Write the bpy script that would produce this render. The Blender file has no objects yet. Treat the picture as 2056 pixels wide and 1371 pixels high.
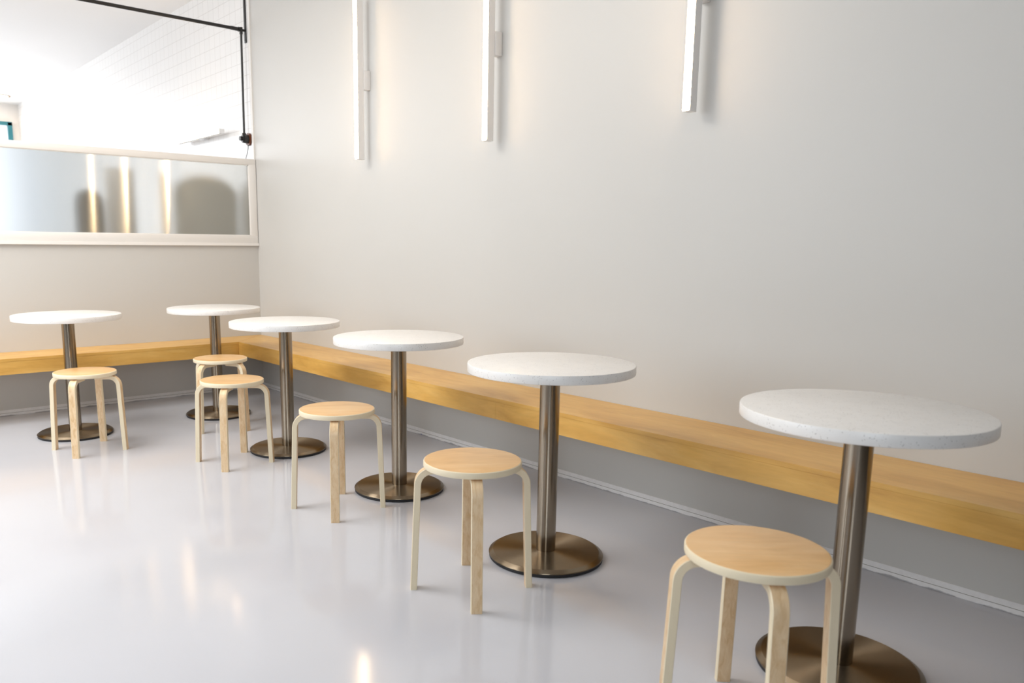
import bpy, bmesh, math, random
from mathutils import Vector, Matrix
random.seed(4)
PI = math.pi
S = bpy.context.scene
C = S.collection

# ---------------------------------------------------------------- camera
yaw, pitch, roll = 0.68824, -0.17378, 0.006529
fwd = Vector((math.sin(yaw)*math.cos(pitch), math.cos(yaw)*math.cos(pitch), math.sin(pitch)))
rt = Vector((math.cos(yaw), -math.sin(yaw), 0))
up = rt.cross(fwd)
r2 = rt*math.cos(roll)+up*math.sin(roll)
u2 = -rt*math.sin(roll)+up*math.cos(roll)
cd = bpy.data.cameras.new('camera'); cam = bpy.data.objects.new('camera', cd); C.objects.link(cam)
M = Matrix((r2, u2, -fwd)).transposed().to_4x4()
M.translation = Vector((-2.9356, -6.0309, 1.1564))
cam.matrix_world = M
cd.sensor_width = 36; cd.sensor_fit = 'HORIZONTAL'
cd.lens = 36*1597.475/2056
cd.shift_x = 122.65/2056; cd.shift_y = 90.75/2056
cd.clip_start = 0.05
cd.dof.use_dof = True; cd.dof.focus_distance = 3.6; cd.dof.aperture_fstop = 3.4
S.camera = cam

# ---------------------------------------------------------------- world, light, exposure
w = bpy.data.worlds.new('world'); S.world = w; w.use_nodes = True
bg = w.node_tree.nodes['Background']; bg.inputs[0].default_value = (.80, .90, 1, 1); bg.inputs[1].default_value = 1.3
S.view_settings.view_transform = 'Standard'; S.view_settings.look = 'None'
S.view_settings.exposure = 0.6; S.view_settings.gamma = 1
S.view_settings.use_curve_mapping = False

def area(name, loc, rot, sx, sy, power, col):
    l = bpy.data.lights.new(name, 'AREA'); l.shape = 'RECTANGLE'; l.size = sx; l.size_y = sy
    l.energy = power; l.color = col
    o = bpy.data.objects.new(name, l); o.location = loc; o.rotation_euler = rot; C.objects.link(o)
    return o
COOL = (.86, .93, 1)
WARM = (1, .83, .64)
# daylight in the shop front behind the camera, in the left side windows and in the back room
area('shopfront_daylight', (-4.2, -7.35, 1.55), (PI/2, 0, 0), 1.7, 2.5, 30, COOL)
area('side_window_daylight', (-6.35, -1.7, 1.95), (PI/2, 0, -PI/2), 2.9, 2.0, 36, COOL)
area('back_room_side_daylight', (-6.3, 5.4, 1.9), (PI/2, 0, -PI/2), 3.8, 2.4, 54, (1, .92, .83))
area('back_room_daylight', (-3.0, 7.9, 1.9), (-PI/2, 0, 0), 4.6, 2.4, 70, (.95, .96, 1))
area('back_room_fill', (-1.4, 6.9, 3.2), (0, 0, 0), .8, .8, 22, (1, .97, .93))  # added fill that brightens the end wall, no fixture behind it
area('overhead_fill', (-3.3, -1.6, 3.3), (0, 0, 0), 2.2, 2.4, 96, (.98, .95, .91))  # added soft light from above for tabletops and floor, no fixture

# ---------------------------------------------------------------- helpers
def link(o, parent=None):
    C.objects.link(o)
    if parent: o.parent = parent
    return o
def mobj(name, bm, mats, parent=None, smooth=None):
    me = bpy.data.meshes.new(name)
    bmesh.ops.recalc_face_normals(bm, faces=bm.faces)
    if smooth is not None:
        for f in bm.faces: f.smooth = True
        for e in bm.edges:
            if len(e.link_faces) == 2:
                e.smooth = e.calc_face_angle(0) < smooth
            else: e.smooth = False
    bm.to_mesh(me); bm.free()
    if not isinstance(mats, (list, tuple)): mats = [mats]
    for m in mats: me.materials.append(m)
    return link(bpy.data.objects.new(name, me), parent)
def tag(o, label, cat, group=None):
    o['label'] = label; o['category'] = cat
    if group: o['group'] = group
    return o
def struct(o): o['kind'] = 'structure'; return o
def empty(name, loc=(0, 0, 0), rz=0):
    o = bpy.data.objects.new(name, None); o.location = loc; o.rotation_euler = (0, 0, rz)
    o.empty_display_size = .1
    return link(o)
def box(bm, x0, x1, y0, y1, z0, z1, bev=0, seg=2):
    m = bmesh.ops.create_cube(bm, size=1)['verts']
    for v in m:
        v.co = Vector((x0+(v.co.x+.5)*(x1-x0), y0+(v.co.y+.5)*(y1-y0), z0+(v.co.z+.5)*(z1-z0)))
    if bev:
        es = {e for v in m for e in v.link_edges}
        bmesh.ops.bevel(bm, geom=list(es), offset=bev, segments=seg, profile=.5, affect='EDGES')
    return bm
def bx(*a, **k): return box(bmesh.new(), *a, **k)
def lathe(bm, prof, n=72, cx=0, cy=0, cap=True):
    rings = []
    for r, z in prof:
        if r < 1e-6: rings.append([bm.verts.new((cx, cy, z))])
        else: rings.append([bm.verts.new((cx+r*math.cos(2*PI*i/n), cy+r*math.sin(2*PI*i/n), z)) for i in range(n)])
    fs = []
    for a, b in zip(rings, rings[1:]):
        if len(a) == 1 and len(b) == 1: continue
        for i in range(n):
            j = (i+1) % n
            if len(a) == 1: f = bm.faces.new((a[0], b[i], b[j]))
            elif len(b) == 1: f = bm.faces.new((a[i], a[j], b[0]))
            else: f = bm.faces.new((a[i], a[j], b[j], b[i]))
            fs.append(f)
    return fs
def tube(bm, pts, r, n=12, caps=True):
    pts = [Vector(p) for p in pts]; rings = []
    t0 = (pts[1]-pts[0]).normalized()
    a = Vector((0, 0, 1)) if abs(t0.z) < .9 else Vector((1, 0, 0))
    nrm = t0.cross(a).normalized()
    for i, p in enumerate(pts):
        t = (pts[min(i+1, len(pts)-1)]-pts[max(i-1, 0)]).normalized()
        nrm = (nrm-t*nrm.dot(t)).normalized(); b = t.cross(nrm)
        rings.append([bm.verts.new(p+(nrm*math.cos(2*PI*k/n)+b*math.sin(2*PI*k/n))*r) for k in range(n)])
    for A, B in zip(rings, rings[1:]):
        for k in range(n): bm.faces.new((A[k], A[(k+1) % n], B[(k+1) % n], B[k]))
    if caps: bm.faces.new(rings[0]); bm.faces.new(rings[-1])
    return bm
def extrude_poly(bm, poly, axis, a, b):
    """closed outline (u,v) swept between a and b along axis 'x','y' or 'z'"""
    def P(u, v, t): return {'x': (t, u, v), 'y': (u, t, v), 'z': (u, v, t)}[axis]
    A = [bm.verts.new(P(u, v, a)) for u, v in poly]; B = [bm.verts.new(P(u, v, b)) for u, v in poly]
    n = len(poly)
    for i in range(n): bm.faces.new((A[i], A[(i+1) % n], B[(i+1) % n], B[i]))
    bm.faces.new(A); bm.faces.new(B)
    return bm

# ---------------------------------------------------------------- materials
def mat(name, col=(.8, .8, .8), rough=.5, metal=0, **kw):
    m = bpy.data.materials.new(name); m.use_nodes = True
    b = m.node_tree.nodes['Principled BSDF']
    b.inputs['Base Color'].default_value = (*col, 1); b.inputs['Roughness'].default_value = rough
    b.inputs['Metallic'].default_value = metal
    for k, v in kw.items(): b.inputs[k.replace('_', ' ')].default_value = v
    return m
class N:
    def __init__(s, m): s.t = m.node_tree; s.b = s.t.nodes['Principled BSDF']
    def n(s, typ, **kw):
        x = s.t.nodes.new('ShaderNode'+typ)
        for k, v in kw.items():
            if k.startswith('i_'): x.inputs[k[2:].replace('_', ' ')].default_value = v
            elif k.startswith('p_'): x.inputs[int(k[2:])].default_value = v
            else: setattr(x, k, v)
        return x
    def l(s, a, b): s.t.links.new(a, b)
    def ramp(s, fac, stops, interp='LINEAR'):
        r = s.n('ValToRGB'); cr = r.color_ramp; cr.interpolation = interp
        while len(cr.elements) < len(stops): cr.elements.new(.5)
        for e, (p, c) in zip(cr.elements, stops): e.position = p; e.color = (*c, 1) if len(c) == 3 else c
        s.l(fac, r.inputs[0]); return r.outputs[0]
    def coord(s, kind='Object', scale=(1, 1, 1), rot=(0, 0, 0), rnd=False):
        tc = s.n('TexCoord'); mp = s.n('Mapping'); mp.inputs['Scale'].default_value = scale
        mp.inputs['Rotation'].default_value = rot
        s.l(tc.outputs[kind], mp.inputs[0])
        if rnd:
            oi = s.n('ObjectInfo'); mu = s.n('Math', operation='MULTIPLY'); mu.inputs[1].default_value = 37.
            s.l(oi.outputs['Random'], mu.inputs[0]); s.l(mu.outputs[0], mp.inputs['Location'])
        return mp.outputs[0]
    def mix(s, fac, a, b, mode='MIX'):
        x = s.n('Mix', data_type='RGBA', blend_type=mode)
        for sock, v in ((x.inputs[0], fac), (x.inputs[6], a), (x.inputs[7], b)):
            if hasattr(v, 'links') or hasattr(v, 'is_linked'): s.l(v, sock)
            else: sock.default_value = v if isinstance(v, (int, float)) else (*v, 1)
        return x.outputs[2]
    def bump(s, h, strength=.1, dist=.01):
        b = s.n('Bump'); b.inputs['Strength'].default_value = strength; b.inputs['Distance'].default_value = dist
        s.l(h, b.inputs['Height']); s.l(b.outputs[0], s.b.inputs['Normal'])

def paint(name, col, rough=.5, scale=60, bump=.04):
    m = mat(name, col, rough); k = N(m)
    no = k.n('TexNoise', i_Scale=scale, i_Detail=4.); k.l(k.coord(), no.inputs['Vector'])
    k.bump(no.outputs[0], bump, .002)
    n2 = k.n('TexNoise', i_Scale=.9, i_Detail=2.); k.l(k.coord(), n2.inputs['Vector'])
    k.l(k.ramp(n2.outputs[0], [(.3, tuple(c*.985 for c in col)), (.7, tuple(min(1, c*1.01) for c in col))]), k.b.inputs['Base Color'])
    return m
m_wall = paint('painted_wall_grey', (.585, .57, .54), .42)
m_ceil = paint('ceiling_white', (.82, .81, .79), .7)
m_trim = paint('cream_painted_trim', (.83, .80, .76), .38, 90, .02)

m_floor = mat('epoxy_floor', (.42, .425, .445), .13); k = N(m_floor)
n1 = k.n('TexNoise', i_Scale=1.1, i_Detail=3.); k.l(k.coord(), n1.inputs['Vector'])
k.l(k.ramp(n1.outputs[0], [(.3, (.545, .555, .60)), (.7, (.575, .585, .63))]), k.b.inputs['Base Color'])
n2 = k.n('TexNoise', i_Scale=2.3, i_Detail=2.); k.l(k.coord(), n2.inputs['Vector'])
k.bump(n2.outputs[0], .10, .01)
k.l(k.ramp(n1.outputs[0], [(.3, (.09,)*3), (.7, (.14,)*3)]), k.b.inputs['Roughness'])
k.b.inputs['Specular IOR Level'].default_value = .62

# skirting: bare plaster strip with a joint line, ragged floor paint and blue tape scraps
m_skirt = mat('bare_plaster_skirting', (.8, .78, .77), .6); k = N(m_skirt)
tc = k.n('TexCoord'); sx = k.n('SeparateXYZ'); k.l(tc.outputs['Object'], sx.inputs[0])
nz = k.n('TexNoise', i_Scale=7., i_Detail=6., i_Roughness=.6); k.l(tc.outputs['Object'], nz.inputs['Vector'])
ad = k.n('Math', operation='MULTIPLY_ADD'); ad.inputs[1].default_value = -.034; ad.inputs[2].default_value = .0155
k.l(nz.outputs[0], ad.inputs[0])
su = k.n('Math', operation='ADD'); k.l(sx.outputs[2], su.inputs[0]); k.l(ad.outputs[0], su.inputs[1])
edge = k.ramp(su.outputs[0], [(0, (1,)*3), (.0015, (0,)*3)])
nb = k.n('TexNoise', i_Scale=3.1, i_Detail=5.); k.l(k.coord(scale=(1, 1, 4)), nb.inputs['Vector'])
blue = k.ramp(nb.outputs[0], [(.62, (.38, .37, .375)), (.64, (.02, .05, .30))], 'CONSTANT')
nd = k.n('TexNoise', i_Scale=40., i_Detail=4.); k.l(tc.outputs['Object'], nd.inputs['Vector'])
plas = k.ramp(nd.outputs[0], [(.0, (.72, .70, .69)), (.7, (.84, .82, .81)), (.78, (.35, .33, .33))])
base = k.mix(edge, plas, blue)
ln = k.n('Math', operation='COMPARE'); ln.inputs[1].default_value = .0195; ln.inputs[2].default_value = .0009
k.l(sx.outputs[2], ln.inputs[0])
k.l(k.mix(ln.outputs[0], base, (.2, .17, .13)), k.b.inputs['Base Color'])

def wood(name, c1, c2, c3, scale=(1, 1, 1), rough=.35, kind='Object', rnd=True, fig=1.0):
    m = mat(name, c2, rough); k = N(m)
    v = k.coord(kind, scale, rnd=rnd)
    n1 = k.n('TexNoise', i_Scale=2.2, i_Detail=5., i_Roughness=.55, i_Distortion=.8*fig); k.l(v, n1.inputs['Vector'])
    n2 = k.n('TexNoise', i_Scale=14., i_Detail=3., i_Distortion=.3); k.l(v, n2.inputs['Vector'])
    a = k.ramp(n1.outputs[0], [(.3, c1), (.5, c2), (.72, c3)])
    b = k.ramp(n2.outputs[0], [(.3, (.93,)*3), (.7, (1,)*3)])
    k.l(k.mix(1., a, b, 'MULTIPLY'), k.b.inputs['Base Color'])
    k.bump(n2.outputs[0], .03, .002)
    return m
m_seat = wood('birch_veneer_seat', (.70, .40, .15), (.80, .49, .21), (.86, .58, .30), (1.2, 5, 1), .3)
m_leg = wood('birch_veneer_leg', (.68, .45, .23), (.79, .57, .34), (.85, .66, .43), (3, 1, 1), .35, 'UV')
m_bench = wood('maple_veneer_bench', (.62, .32, .065), (.74, .415, .10), (.82, .50, .15), (4, 1, 6), .3, rnd=False)
m_bench2 = wood('maple_veneer_bench_back', (.62, .32, .065), (.74, .415, .10), (.82, .50, .15), (1, 4, 6), .3, rnd=False)
def ply(name, kind, axis, freq):
    m = mat(name, (.85, .74, .55), .45); k = N(m)
    tc = k.n('TexCoord'); sp = k.n('SeparateXYZ'); k.l(tc.outputs[kind], sp.inputs[0])
    nz = k.n('TexNoise', i_Scale=9., i_Detail=2.); k.l(tc.outputs[kind], nz.inputs['Vector'])
    ma = k.n('Math', operation='MULTIPLY_ADD'); ma.inputs[1].default_value = freq; k.l(sp.outputs[axis], ma.inputs[0]); k.l(nz.outputs[0], ma.inputs[2])
    sn = k.n('Math', operation='SINE'); k.l(ma.outputs[0], sn.inputs[0])
    c = k.ramp(sn.outputs[0], [(.0, (.80, .69, .49)), (.85, (.86, .77, .59)), (1, (.70, .56, .36))])
    nd = k.n('TexNoise', i_Scale=26., i_Detail=3.); k.l(k.coord(kind, (1, 1, 1) if kind == 'Object' else (1.5, 14, 1), rnd=True), nd.inputs['Vector'])
    d = k.ramp(nd.outputs[0], [(.0, (1,)*3), (.70, (1,)*3), (.76, (.5, .38, .22))])
    k.l(k.mix(1., c, d, 'MULTIPLY'), k.b.inputs['Base Color'])
    return m
m_plyseat = ply('birch_ply_seat_edge', 'Object', 2, 1100.)
m_plyleg = ply('birch_ply_leg_edge', 'UV', 1, 26.)

m_stone = mat('white_speckled_stone', (.86, .84, .81), .3); k = N(m_stone)
v1 = k.n('TexVoronoi', i_Scale=170.); k.l(k.coord(), v1.inputs['Vector'])
n1 = k.n('TexNoise', i_Scale=60., i_Detail=3.); k.l(k.coord(), n1.inputs['Vector'])
sp1 = k.ramp(v1.outputs['Distance'], [(.0, (.30, .28, .27)), (.16, (.5, .47, .45)), (.27, (.86, .845, .82))])
gate = k.ramp(n1.outputs[0], [(.50, (0,)*3), (.56, (1,)*3)])
col = k.mix(gate, (.86, .845, .82), sp1)
n3 = k.n('TexNoise', i_Scale=25., i_Detail=4.); k.l(k.coord(), n3.inputs['Vector'])
k.l(k.mix(1., col, k.ramp(n3.outputs[0], [(.3, (.96,)*3), (.7, (1,)*3)]), 'MULTIPLY'), k.b.inputs['Base Color'])

def steel(name, col, rough, aniso, tangent, rot=0., sc=(1, 1, 400)):
    m = mat(name, col, rough, 1.); k = N(m)
    k.b.inputs['Anisotropic'].default_value = aniso; k.b.inputs['Anisotropic Rotation'].default_value = rot
    tn = k.n('Tangent', direction_type='RADIAL', axis='Z'); k.l(tn.outputs[0], k.b.inputs['Tangent'])
    nz = k.n('TexNoise', i_Scale=3., i_Detail=3.); k.l(k.coord(scale=sc), nz.inputs['Vector'])
    k.l(k.ramp(nz.outputs[0], [(.3, (rough*.95,)*3), (.7, (rough*1.06,)*3)]), k.b.inputs['Roughness'])
    return m
m_pole = steel('brushed_steel_pole', (.33, .275, .21), .17, .5, 'Z', .25, (40, 40, .5))
m_base = steel('turned_steel_base', (.27, .215, .15), .30, .98, 'Z', .25)
m_rubber = mat('black_rubber', (.012, .012, .014), .5)
m_black = mat('black_metal', (.012, .011, .011), .35)
m_brown = mat('brown_wood_disc', (.13, .035, .012), .4)
m_cord = mat('cable_black', (.02, .02, .02), .6)
m_white = mat('white_lamp_metal', (.86, .85, .84), .35)
m_tile = mat('white_glazed_tile', (.86, .85, .83), .16); k = N(m_tile)
br = k.n('TexBrick', offset=0., squash=1.)
for a, v in (('Scale', 1.), ('Brick Width', .1045), ('Row Height', .1015), ('Mortar Size', .0014), ('Mortar Smooth', .1)): br.inputs[a].default_value = v
br.inputs['Color1'].default_value = (.88, .86, .84, 1); br.inputs['Color2'].default_value = (.86, .845, .825, 1)
br.inputs['Mortar'].default_value = (.62, .59, .56, 1)
tc = k.n('TexCoord'); sp = k.n('SeparateXYZ'); cb = k.n('CombineXYZ'); k.l(tc.outputs['Object'], sp.inputs[0])
ay = k.n('Math', operation='ADD'); ay.inputs[1].default_value = .05; az = k.n('Math', operation='ADD'); az.inputs[1].default_value = .0575
k.l(sp.outputs[1], ay.inputs[0]); k.l(sp.outputs[2], az.inputs[0])
k.l(ay.outputs[0], cb.inputs[0]); k.l(az.outputs[0], cb.inputs[1]); k.l(cb.outputs[0], br.inputs['Vector'])
k.l(br.outputs['Color'], k.b.inputs['Base Color'])

m_glow = bpy.data.materials.new('warm_lamp_diffuser'); m_glow.use_nodes = True
nt = m_glow.node_tree; nt.nodes.clear()
em = nt.nodes.new('ShaderNodeEmission'); em.inputs[0].default_value = (1, .72, .44, 1); em.inputs[1].default_value = 32.
ou = nt.nodes.new('ShaderNodeOutputMaterial'); nt.links.new(em.outputs[0], ou.inputs[0])

# reflective, finely ribbed pane: mostly mirror, blurred vertically, a little see-through
m_pane = bpy.data.materials.new('brushed_mirror_pane'); m_pane.use_nodes = True
nt = m_pane.node_tree; nt.nodes.clear()
gl = nt.nodes.new('ShaderNodeBsdfAnisotropic'); gl.inputs['Color'].default_value = (.66, .64, .57, 1)
gl.inputs['Roughness'].default_value = .13; gl.inputs['Anisotropy'].default_value = .85
tg = nt.nodes.new('ShaderNodeCombineXYZ'); tg.inputs[0].default_value = 1.
nt.links.new(tg.outputs[0], gl.inputs['Tangent'])
rf = nt.nodes.new('ShaderNodeBsdfRefraction'); rf.inputs['Color'].default_value = (.75, .77, .78, 1)
rf.inputs['Roughness'].default_value = .55; rf.inputs['IOR'].default_value = 1.33
mx = nt.nodes.new('ShaderNodeMixShader'); mx.inputs[0].default_value = .42
nt.links.new(gl.outputs[0], mx.inputs[1]); nt.links.new(rf.outputs[0], mx.inputs[2])
ou = nt.nodes.new('ShaderNodeOutputMaterial'); nt.links.new(mx.outputs[0], ou.inputs[0])

m_clear = bpy.data.materials.new('clear_pane_back'); m_clear.use_nodes = True
nt = m_clear.node_tree; nt.nodes.clear()
tr = nt.nodes.new('ShaderNodeBsdfTransparent'); ou = nt.nodes.new('ShaderNodeOutputMaterial'); nt.links.new(tr.outputs[0], ou.inputs[0])
# ---------------------------------------------------------------- setting
XL, YF, YK, ZC = -6.2, -7.2, 8.0, 3.4
struct(mobj('floor', bx(XL-.1, .1, YF-.1, YK+.1, -.1, 0), m_floor))
struct(mobj('ceiling', bx(XL-.1, .1, YF-.1, .1, ZC, ZC+.1), m_ceil))
struct(mobj('ceiling', bx(XL-.1, .1, .1, YK+.1, 3.25, 3.35), paint('back_ceiling_white', (.90, .88, .85), .7)))
struct(mobj('wall_right', bx(0, .1, YF, 0, 0, ZC), m_wall))
struct(mobj('wall_back_room_tiled', bx(0, .1, 0, YK, 0, ZC), m_tile))
bm = bmesh.new()                                   # low wall, header and left pier in one wall
box(bm, XL, 0, 0, .1, 0, 1.155); box(bm, XL, 0, 0, .1, 3.12, ZC); box(bm, XL, -3.9, 0, .1, 1.135, 3.12)
struct(mobj('wall_back', bm, m_wall))
bm = bmesh.new()                                   # left wall with the side window opening
box(bm, XL-.1, XL, YF, YK, 0, .6); box(bm, XL-.1, XL, YF, YK, 3.0, ZC)
box(bm, XL-.1, XL, YF, -3.7, .6, 3.0); box(bm, XL-.1, XL, -.15, 3.4, .6, 3.0); box(bm, XL-.1, XL, 7.4, YK, .6, 3.0)
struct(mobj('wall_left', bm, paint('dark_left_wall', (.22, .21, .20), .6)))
bm = bmesh.new()                                   # front wall with the shop window opening
box(bm, XL, -5.1, YF-.1, YF, 0, ZC); box(bm, -3.3, 0, YF-.1, YF, 0, ZC); box(bm, -5.1, -3.3, YF-.1, YF, 3.1, ZC); box(bm, -5.1, -3.3, YF-.1, YF, 0, .6)
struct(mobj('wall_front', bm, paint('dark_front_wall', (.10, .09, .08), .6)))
bm = bmesh.new()
box(bm, XL, -5.4, YK, YK+.1, 0, ZC); box(bm, -.16, 0, YK, YK+.1, 0, ZC); box(bm, -5.4, -1.7, YK, YK+.1, 3.1, ZC); box(bm, -1.7, -.16, YK, YK+.1, 2.94, ZC); box(bm, -1.7, -1.45, YK, YK+.1, .6, 2.94); box(bm, -5.4, -.16, YK, YK+.1, 0, .6)
struct(mobj('wall_back_room_end', bm, m_trim))
# teal framed window light in the end wall
bm = bmesh.new()
for x0, x1, z0, z1 in ((-.17, -.11, .6, 2.97), (-1.5, -.11, 2.93, 2.98), (-1.5, -1.44, .6, 2.97), (-1.5, -.11, .6, .66)):
    box(bm, x0, x1, YK-.06, YK, z0, z1)
struct(mobj('window_2', bm, mat('teal_frame', (.02, .17, .21), .4)))

# skirting strips
def baseboard(name, x0, x1, y0, y1):
    struct(mobj(name, bx(x0, x1, y0, y1, 0, .041, bev=.0006, seg=1), m_skirt))
baseboard('baseboard_right', -.003, 0, YF, 0)
baseboard('baseboard_back', XL, -.003, -.003, 0)

# window frame, sill and pane over the low wall
win = struct(mobj('window_1', (lambda b: (
    box(b, XL+.1, -.004, -.012, .045, 1.178, 1.236, .002), box(b, XL+.1, -.004, -.012, .045, 1.782, 1.829, .002),
    box(b, -.064, -.004, -.0125, .0455, 1.234, 1.784, .002), b)[-1])(bmesh.new()), m_trim, smooth=.6))
mobj('sill', bx(XL+.1, -.001, -.022, .10, 1.155, 1.178, bev=.002), m_trim, win)
# thin inner bead round the pane
b = bmesh.new()
box(b, XL+.1, -.064, -.006, 0, 1.236, 1.241); box(b, XL+.1, -.064, -.006, 0, 1.777, 1.782); box(b, -.069, -.064, -.006, 0, 1.236, 1.782)
mobj('glazing_bead', b, m_trim, win)
pn = bx(XL+.15, -.0645, .004, .010, 1.2365, 1.7815)
for f in pn.faces: f.material_index = 0 if f.calc_center_median().y < .0045 else 1
mobj('pane', pn, [m_pane, m_clear], win)
struct(mobj('trim_1', bx(-.010, 0, .0, .028, 1.829, 3.12), m_trim))       # jamb lining at the corner

# ---------------------------------------------------------------- bench along both walls
D, ZB, TB = .3682, .4365, .1019
bench = empty('corner_bench', (-.18, -.18, 0))
tag(bench, 'long L-shaped maple wall bench running along both walls and meeting in the corner', 'bench')
def rel(o, root): o.location = (o.location.x-root.location.x, o.location.y-root.location.y, o.location.z-root.location.z); return o
T = .018
def bpoly(poly, z0, z1, bev=.0012):
    b = bmesh.new(); extrude_poly(b, poly, 'z', z0, z1)
    bmesh.ops.bevel(b, geom=list(b.edges), offset=bev, segments=2, affect='EDGES'); return b
G = .0004
rel(mobj('seat_top', bpoly([(-.001, -.001-G), (-.001, YF+.02), (-D, YF+.02), (-D, -D-G)], ZB-T, ZB), m_bench, bench), bench)
rel(mobj('seat_top', bpoly([(-.001-G, -.001), (-D-G, -D), (XL+.02, -D), (XL+.02, -.001)], ZB-T, ZB), m_bench2, bench), bench)
ya = -.745
for y0, y1 in ((ya, -D+T), (-3.25, ya-G), (-5.75, -3.25-G), (YF+.02, -5.75-G)):
    rel(mobj('front_fascia', bx(-D+.001, -D+T, y0, y1, ZB-TB, ZB-T, bev=.0005, seg=1), m_bench, bench), bench)
for x0, x1 in ((-2.6, -D-.0), (XL+.02, -2.6-G)):
    rel(mobj('front_fascia', bx(x0, x1, -D+.001, -D+T, ZB-TB, ZB-T, bev=.0005, seg=1), m_bench2, bench), bench)
b = bmesh.new(); box(b, -D+T, -.001, YF+.02, -.001, ZB-TB+.001, ZB-TB+.012); box(b, XL+.02, -D+T, -D+T, -.001, ZB-TB+.001, ZB-TB+.012)
rel(mobj('underside_board', b, m_bench, bench), bench)

# ---------------------------------------------------------------- tables
def make_table():
    t = empty('round_cafe_table')
    R, H, th = .305, .7427, .0327
    b = bmesh.new()
    prof = [(0, H-th), (R-.003, H-th), (R-.001, H-th+.001), (R, H-th+.003), (R, H-.004), (R-.0012, H-.0012), (R-.004, H), (0, H)]
    lathe(b, prof, 128); mobj('tabletop', b, m_stone, t, .5)
    b = bmesh.new(); lathe(b, [(0, H-th-.004), (.05, H-th-.004), (.052, H-th-.003), (.052, H-th), (0, H-th)], 48)
    pl = mobj('mounting_plate', b, m_rubber, t, .5)
    for a in range(4):
        b = bmesh.new(); an = PI/4+a*PI/2
        lathe(b, [(0, H-th-.0065), (.004, H-th-.0065), (.005, H-th-.004), (.005, H-th-.0035), (0, H-th-.0035)], 12, .046*math.cos(an), .046*math.sin(an))
        mobj('screw', b, m_rubber, pl, .5)
    b = bmesh.new()
    zt, zb = H-th-.004, .0272
    lathe(b, [(0, zb), (.0367, zb)]+[(.0367, zb+(zt-zb)*i/8) for i in range(1, 9)]+[(0, zt)], 72)
    mobj('pole', b, m_pole, t, .5)
    b = bmesh.new(); RB = .2161
    prof = [(0, .0115), (RB-.006, .0115), (RB-.001, .0125), (RB, .0145), (RB-.0008, .0165), (RB-.013, .0248), (RB-.0165, .0262), (.10, .0269), (.0375, .0276), (0, .0276)]
    lathe(b, prof, 128); mobj('base_plate', b, m_base, t, .25)
    b = bmesh.new(); lathe(b, [(0, 0), (RB-.006, 0), (RB-.002, .002), (RB-.002, .0112), (0, .0112)], 96)
    mobj('rubber_foot_ring', b, m_rubber, t, .5)['label'] = 'black rubber ring under the steel base'
    return t
def clone(o, parent=None):
    c = o.copy(); C.objects.link(c); c.parent = parent
    for ch in list(o.children): clone(ch, c)
    return c
TB_POS = [(-1.6764, -.8448), (-.741, -.8215), (-.8251, -1.9945), (-.7653, -3.0033), (-.8264, -4.0399), (-.787, -5.1296)]
TB_LAB = ['white stone-topped pedestal table at far left, before the low back wall',
          'farthest white pedestal table, standing in the corner of the bench',
          'white pedestal table second from the corner, overlapping the corner table',
          'white round pedestal table in mid picture, third from the corner along the long wall',
          'white round pedestal table second nearest the camera, its full steel base disc visible',
          'nearest and largest white pedestal table at right, steel base cut off by the picture bottom']
proto = make_table()
for i, (x, y) in enumerate(TB_POS):
    o = proto if i == 0 else clone(proto)
    o.location = (x, y, 0); o.rotation_euler.z = [0, .5, 1.1, .3, .9, 1.6][i]
    tag(o, TB_LAB[i], 'table', 'round pedestal tables along the bench')

# ---------------------------------------------------------------- stools
def leg_bmesh(ang):
    """bent plywood leg: horizontal arm under the seat, quarter bend, slightly splayed post"""
    bm = bmesh.new(); uvl = bm.loops.layers.uv.new('UVMap')
    th, wd = .0225, .037
    zc = .4315-th/2
    rb = .050
    foot = .1985; top_r = .1845
    pts = []
    for i in range(4): pts.append((.055+(top_r-rb-.055)*i/3, zc))
    for i in range(1, 13):
        a = PI/2*i/12
        pts.append((top_r-rb+rb*math.sin(a), zc-rb+rb*math.cos(a)))
    for i in range(1, 9):
        t = i/8; pts.append((top_r+(foot-top_r)*t, (zc-rb)*(1-t)))
    ch = .0016
    cs = [(-th/2, -wd/2+ch), (-th/2+ch, -wd/2), (th/2-ch, -wd/2), (th/2, -wd/2+ch), (th/2, wd/2-ch), (th/2-ch, wd/2), (-th/2+ch, wd/2), (-th/2, wd/2-ch)]
    rings = []; L = 0; Ls = []
    for i, p in enumerate(pts):
        if i: L += math.dist(p, pts[i-1])
        Ls.append(L)
        q0 = pts[max(0, i-1)]; q1 = pts[min(len(pts)-1, i+1)]
        tx, tz = q1[0]-q0[0], q1[1]-q0[1]; n = math.hypot(tx, tz); tx /= n; tz /= n
        if i == len(pts)-1: tx, tz = 0, -1
        nx, nz = -tz, tx                       # outward/up normal
        ring = []
        for a, b_ in cs:
            r = p[0]+nx*a; z = p[1]+nz*a
            ring.append(bm.verts.new((r*math.cos(ang)-b_*math.sin(ang), r*math.sin(ang)+b_*math.cos(ang), z)))
        rings.append(ring)
    n = 8
    for i in range(len(rings)-1):
        for j in range(n):
            k2 = (j+1) % n
            f = bm.faces.new((rings[i][j], rings[i][k2], rings[i+1][k2], rings[i+1][j]))
            side = j in (1, 5)                 # broad plywood edge
            f.material_index = 1 if side or j in (0, 2, 4, 6) else 0
            for lp in f.loops:
                ii = i if lp.vert in rings[i] else i+1
                jj = rings[ii].index(lp.vert)
                v = cs[jj][0]/th+.5 if f.material_index else cs[jj][1]/.037
                lp[uvl].uv = (Ls[ii]*3+ang, v)
    for r_ in (rings[0], rings[-1]):
        f = bm.faces.new(r_); f.material_index = 1
        for lp in f.loops: lp[uvl].uv = (.3, cs[r_.index(lp.vert)][0]/th+.5)
    return bm
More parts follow.
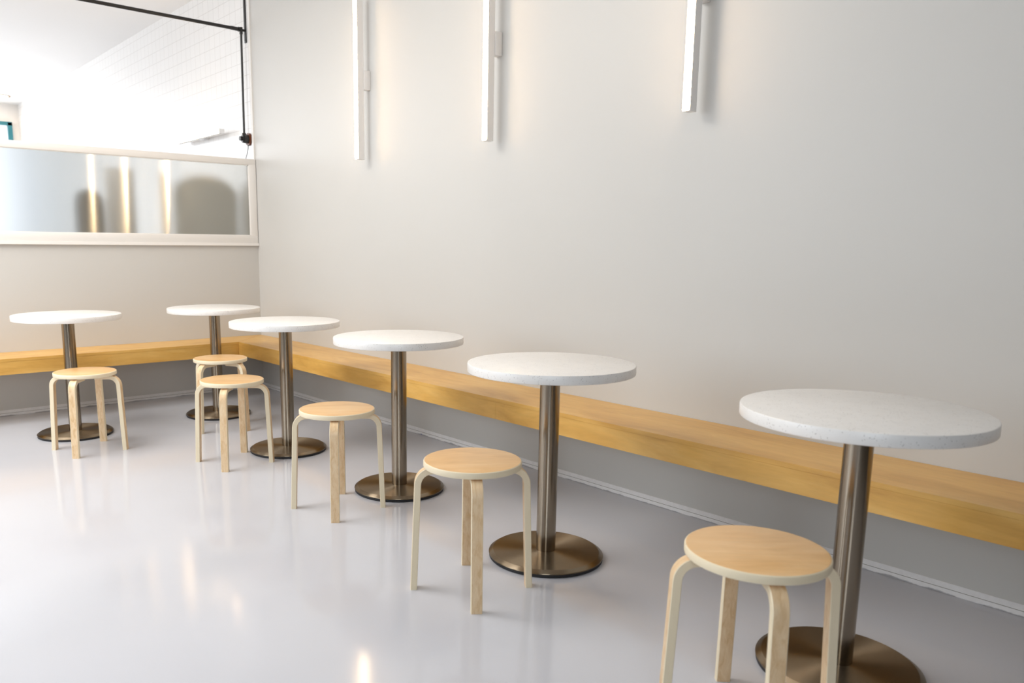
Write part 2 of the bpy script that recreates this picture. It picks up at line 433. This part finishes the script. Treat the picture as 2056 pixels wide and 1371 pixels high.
def make_stool():
    t = empty('plywood_stool')
    R, H, th = .1656, .4546, .0228
    b = bmesh.new()
    fs = lathe(b, [(0, H-th), (R-.004, H-th), (R-.001, H-th+.0015), (R, H-th+.004), (R, H-.0045), (R-.001, H-.0022), (R-.0035, H-.0004), (R-.006, H), (0, H)], 96)
    for f in fs:
        c = f.calc_center_median()
        if math.hypot(c.x, c.y) > R-.0042: f.material_index = 1
    mobj('seat', b, [m_seat, m_plyseat], t, .5)
    for i in range(4):
        mobj('leg', leg_bmesh(i*PI/2), [m_leg, m_plyleg], t, .35)
    return t
ST = [(-1.715, -1.2956, -.637), (-.8861, -1.2291, -1.15), (-1.177, -2.0509, -.679), (-1.1416, -3.0605, -.62), (-1.2331, -4.0775, -.626), (-1.2278, -5.1043, -.76)]
ST_LAB = ['birch stool at far left, in front of the leftmost pedestal table',
          'farthest birch stool, half hidden behind another stool before the corner table',
          'birch stool overlapping the farthest stool, beside the second table from the corner',
          'birch stool in mid picture, between the second and third tables from the corner',
          'birch stool just left of the second nearest table, all four feet on the grey floor',
          'nearest and largest birch stool, front legs cut off by the picture bottom']
proto = make_stool()
for i, (x, y, a) in enumerate(ST):
    o = proto if i == 0 else clone(proto)
    o.location = (x, y, 0); o.rotation_euler.z = a
    tag(o, ST_LAB[i], 'stool', 'birch stools beside the tables')

# ---------------------------------------------------------------- linear wall lights (local: +X out of the wall, long axis Z, centred)
def make_light():
    t = empty('linear_wall_light')
    L = .96; h = L/2
    b = bmesh.new()
    prof = [(.048, -.0155), (.050, -.0175), (.093, -.0185), (.094, -.0175), (.094, .0175), (.093, .0185), (.050, .0175), (.048, .0155)]
    extrude_poly(b, prof, 'z', -h, h); mobj('housing', b, m_white, t)
    b = bmesh.new()
    pr = [(.0942, -.0168)]+[(.0955+.009*math.sin(a), -.0168*math.cos(a)) for a in [PI*i/14 for i in range(15)]]+[(.0942, .0168)]
    extrude_poly(b, pr, 'z', -h+.003, h-.003); mobj('diffuser', b, m_glow, t, .6)['label'] = 'glowing warm white diffuser'
    for s in (-1, 1):
        b = bmesh.new(); box(b, .049, .0965, -.0182, .0182, s*h-.0015, s*h+.0015, .0006, 1); mobj('end_cap', b, m_white, t)
    b = bmesh.new(); box(b, 0, .0482, -.021, .021, -.058, .058, .003)
    cl = mobj('wall_bracket', b, m_white, t, .6)
    for s in (-1, 1):
        b = bmesh.new(); tube(b, [(.014, s*.0205, 0), (.014, s*.0225, 0)], .0035, 12); mobj('screw', b, m_white, cl, .5)
    return t
lp = make_light()
LAB = ['warm glowing vertical wall light nearest the corner, leftmost of three on the long wall',
       'middle vertical wall light of the three on the long wall',
       'rightmost vertical wall light on the long wall, top cut off by the picture edge']
for i, y in enumerate((-1.626, -2.8366, -4.049)):
    o = lp if i == 0 else clone(lp)
    o.location = (0, y, 2.18); o.rotation_euler = (0, 0, PI)
    tag(o, LAB[i], 'wall light', 'vertical wall lights on the long wall')
o = clone(lp); o.location = (0, .93, 2.085); o.rotation_euler = (PI/2, 0, PI)
tag(o, 'horizontal linear light on the white tiled wall seen through the upper opening', 'wall light')
if 'group' in o: del o['group']

# ---------------------------------------------------------------- swing-arm lamp on the tiled wall
YA = .085
arm = empty('swing_arm_lamp', (-.001, YA, 2.05))
tag(arm, 'black swing-arm wall lamp with long arm, mounted on the tiled wall near the corner', 'lamp')
def armpart(name, bm_, m_=m_black, parent=arm, smooth=.6):
    bmesh.ops.translate(bm_, verts=bm_.verts, vec=(0.001, -YA, -2.05)); return mobj(name, bm_, m_, parent, smooth)
wp = armpart('wall_plate', bx(-.010, 0, YA-.014, YA+.014, 2.715, 3.16, bev=.002))
for z in (2.735, 2.80, 3.12):
    b = bmesh.new(); tube(b, [(-.009, YA, z), (-.013, YA, z)], .004, 10); armpart('screw', b, m_black, wp)
b = bmesh.new(); tube(b, [(-.008, YA, 2.805), (-.05, YA, 2.805)], .009, 14); tube(b, [(-.04, YA, 2.775), (-.04, YA, 2.825)], .0125, 16)
tube(b, [(-.058, YA, 2.808), (-.064, YA, 2.808)], .018, 16); tube(b, [(-.05, YA, 2.808), (-.10, YA, 2.808)], .008, 16)
tube(b, [(-.072, YA, 2.808), (-.125, YA, 2.8085)], .0145, 16)
armpart('pivot_joint', b)
b = bmesh.new(); tube(b, [(-.10, YA, 2.808), (-2.4, YA, 2.815)], .0125, 16); armpart('arm', b)
b = bmesh.new(); tube(b, [(-.04, YA, 2.79), (-.046, YA, 2.02)], .0088, 14); armpart('drop_rod', b)
dk = bmesh.new(); tube(dk, [(-.0005, YA, 1.99), (-.017, YA, 1.99)], .048, 48)
dk = armpart('backplate', dk, m_brown); dk['label'] = 'round brown wooden backplate'
b = bmesh.new(); tube(b, [(-.017, YA, 1.99), (-.055, YA, 1.992)], .033, 24); tube(b, [(-.055, YA, 1.992), (-.065, YA, 1.992)], .027, 24); tube(b, [(-.065, YA, 1.992), (-.085, YA, 1.992)], .017, 20)
box(b, -.062, -.034, YA-.012, YA+.012, 2.01, 2.035, .003); armpart('swivel_socket', b)
b = bmesh.new()
tube(b, [(-.02, YA-.01, 1.945), (-.022, YA-.012, 1.92), (-.032, YA-.016, 1.88), (-.046, YA-.018, 1.845), (-.05, YA-.016, 1.8), (-.05, YA-.01, 1.72), (-.045, YA, 1.5), (-.03, YA, 1.2), (-.02, YA+.02, 1.05)], .003, 8)
armpart('cord', b, m_cord)
b = bmesh.new()
lathe(b, [(.02, 2.78), (.03, 2.77), (.07, 2.72), (.10, 2.66), (.102, 2.655), (.068, 2.717), (.028, 2.765), (0, 2.77)], 40, -2.4, YA)
armpart('lamp_shade', b)

# ---------------------------------------------------------------- back room: counter and things behind the brushed pane
ct = empty('back_room_counter', (-2.0, .50, 0))
tag(ct, 'counter behind the low wall, hidden below the brushed pane', 'counter')
b = bx(-2.0, 1.98, -.30, .30, .98, 1.02, bev=.003); mobj('worktop', b, m_trim, ct)
mobj('cabinet', bx(-1.98, 1.96, -.28, .28, 0, .98, bev=.003), m_white, ct)
b = bmesh.new(); lathe(b, [(0, 1.02), (.096, 1.02), (.10, 1.03), (.10, 1.42), (.095, 1.48), (.075, 1.525), (.04, 1.55), (0, 1.555)], 40, 0, 0)
o = mobj('dark_canister', b, mat('dark_plastic', (.04, .035, .035), .4), smooth=.7); o.location = (-1.195, .36, 0)
tag(o, 'dark rounded canister blurred behind the brushed pane', 'canister')
o = mobj('white_box', bx(-.10, .10, -.08, .08, 1.02, 1.72, bev=.006), m_white, smooth=.6); o.location = (-.967, .42, 0)
tag(o, 'tall cream white box blurred behind the brushed pane', 'box')
o = mobj('dark_post', bx(-.022, .022, -.022, .022, 1.02, 1.70, bev=.004), mat('olive_dark', (.06, .05, .025), .4)); o.location = (-.635, .40, 0)
tag(o, 'thin dark upright post blurred behind the brushed pane', 'post')
b = bmesh.new(); lathe(b, [(0, 1.02), (.255, 1.02), (.26, 1.03), (.26, 1.56), (.25, 1.60), (.21, 1.65), (.14, 1.69), (.06, 1.71), (0, 1.715)], 64)
o = mobj('metal_tank', b, mat('olive_steel', (.13, .115, .08), .4, .5), smooth=.7); o.location = (-.29, .47, 0)
tag(o, 'domed olive grey metal tank blurred behind the right end of the pane', 'tank')
# recessed ceiling light ring
rg = empty('recessed_ceiling_light', (-.36, 7.3, 3.25)); tag(rg, 'round recessed light in the back room ceiling at the far left edge', 'ceiling light')
b = bmesh.new(); lathe(b, [(.10, 0), (.13, 0), (.132, -.006), (.10, -.009), (.10, 0)], 40); mobj('trim_ring', b, mat('brass_ring', (.5, .35, .25), .3, 1.), rg, .5)
b = bmesh.new(); lathe(b, [(0, -.003), (.1, -.003), (.1, -.0005), (0, -.0005)], 40); mobj('diffuser', b, m_glow, rg, .5)

# shop window mullions behind the camera and side window frame (seen in reflections)
b = bmesh.new()
for x in (-5.1, -3.36): box(b, x, x+.06, YF-.08, YF-.02, .6, 3.1)
struct(mobj('window_3', b, m_black))
b = bmesh.new()
for y in (-3.7, -2.53, -1.36, -.21): box(b, XL-.08, XL-.02, y, y+.06, .6, 3.0)
struct(mobj('window_4', b, m_black))
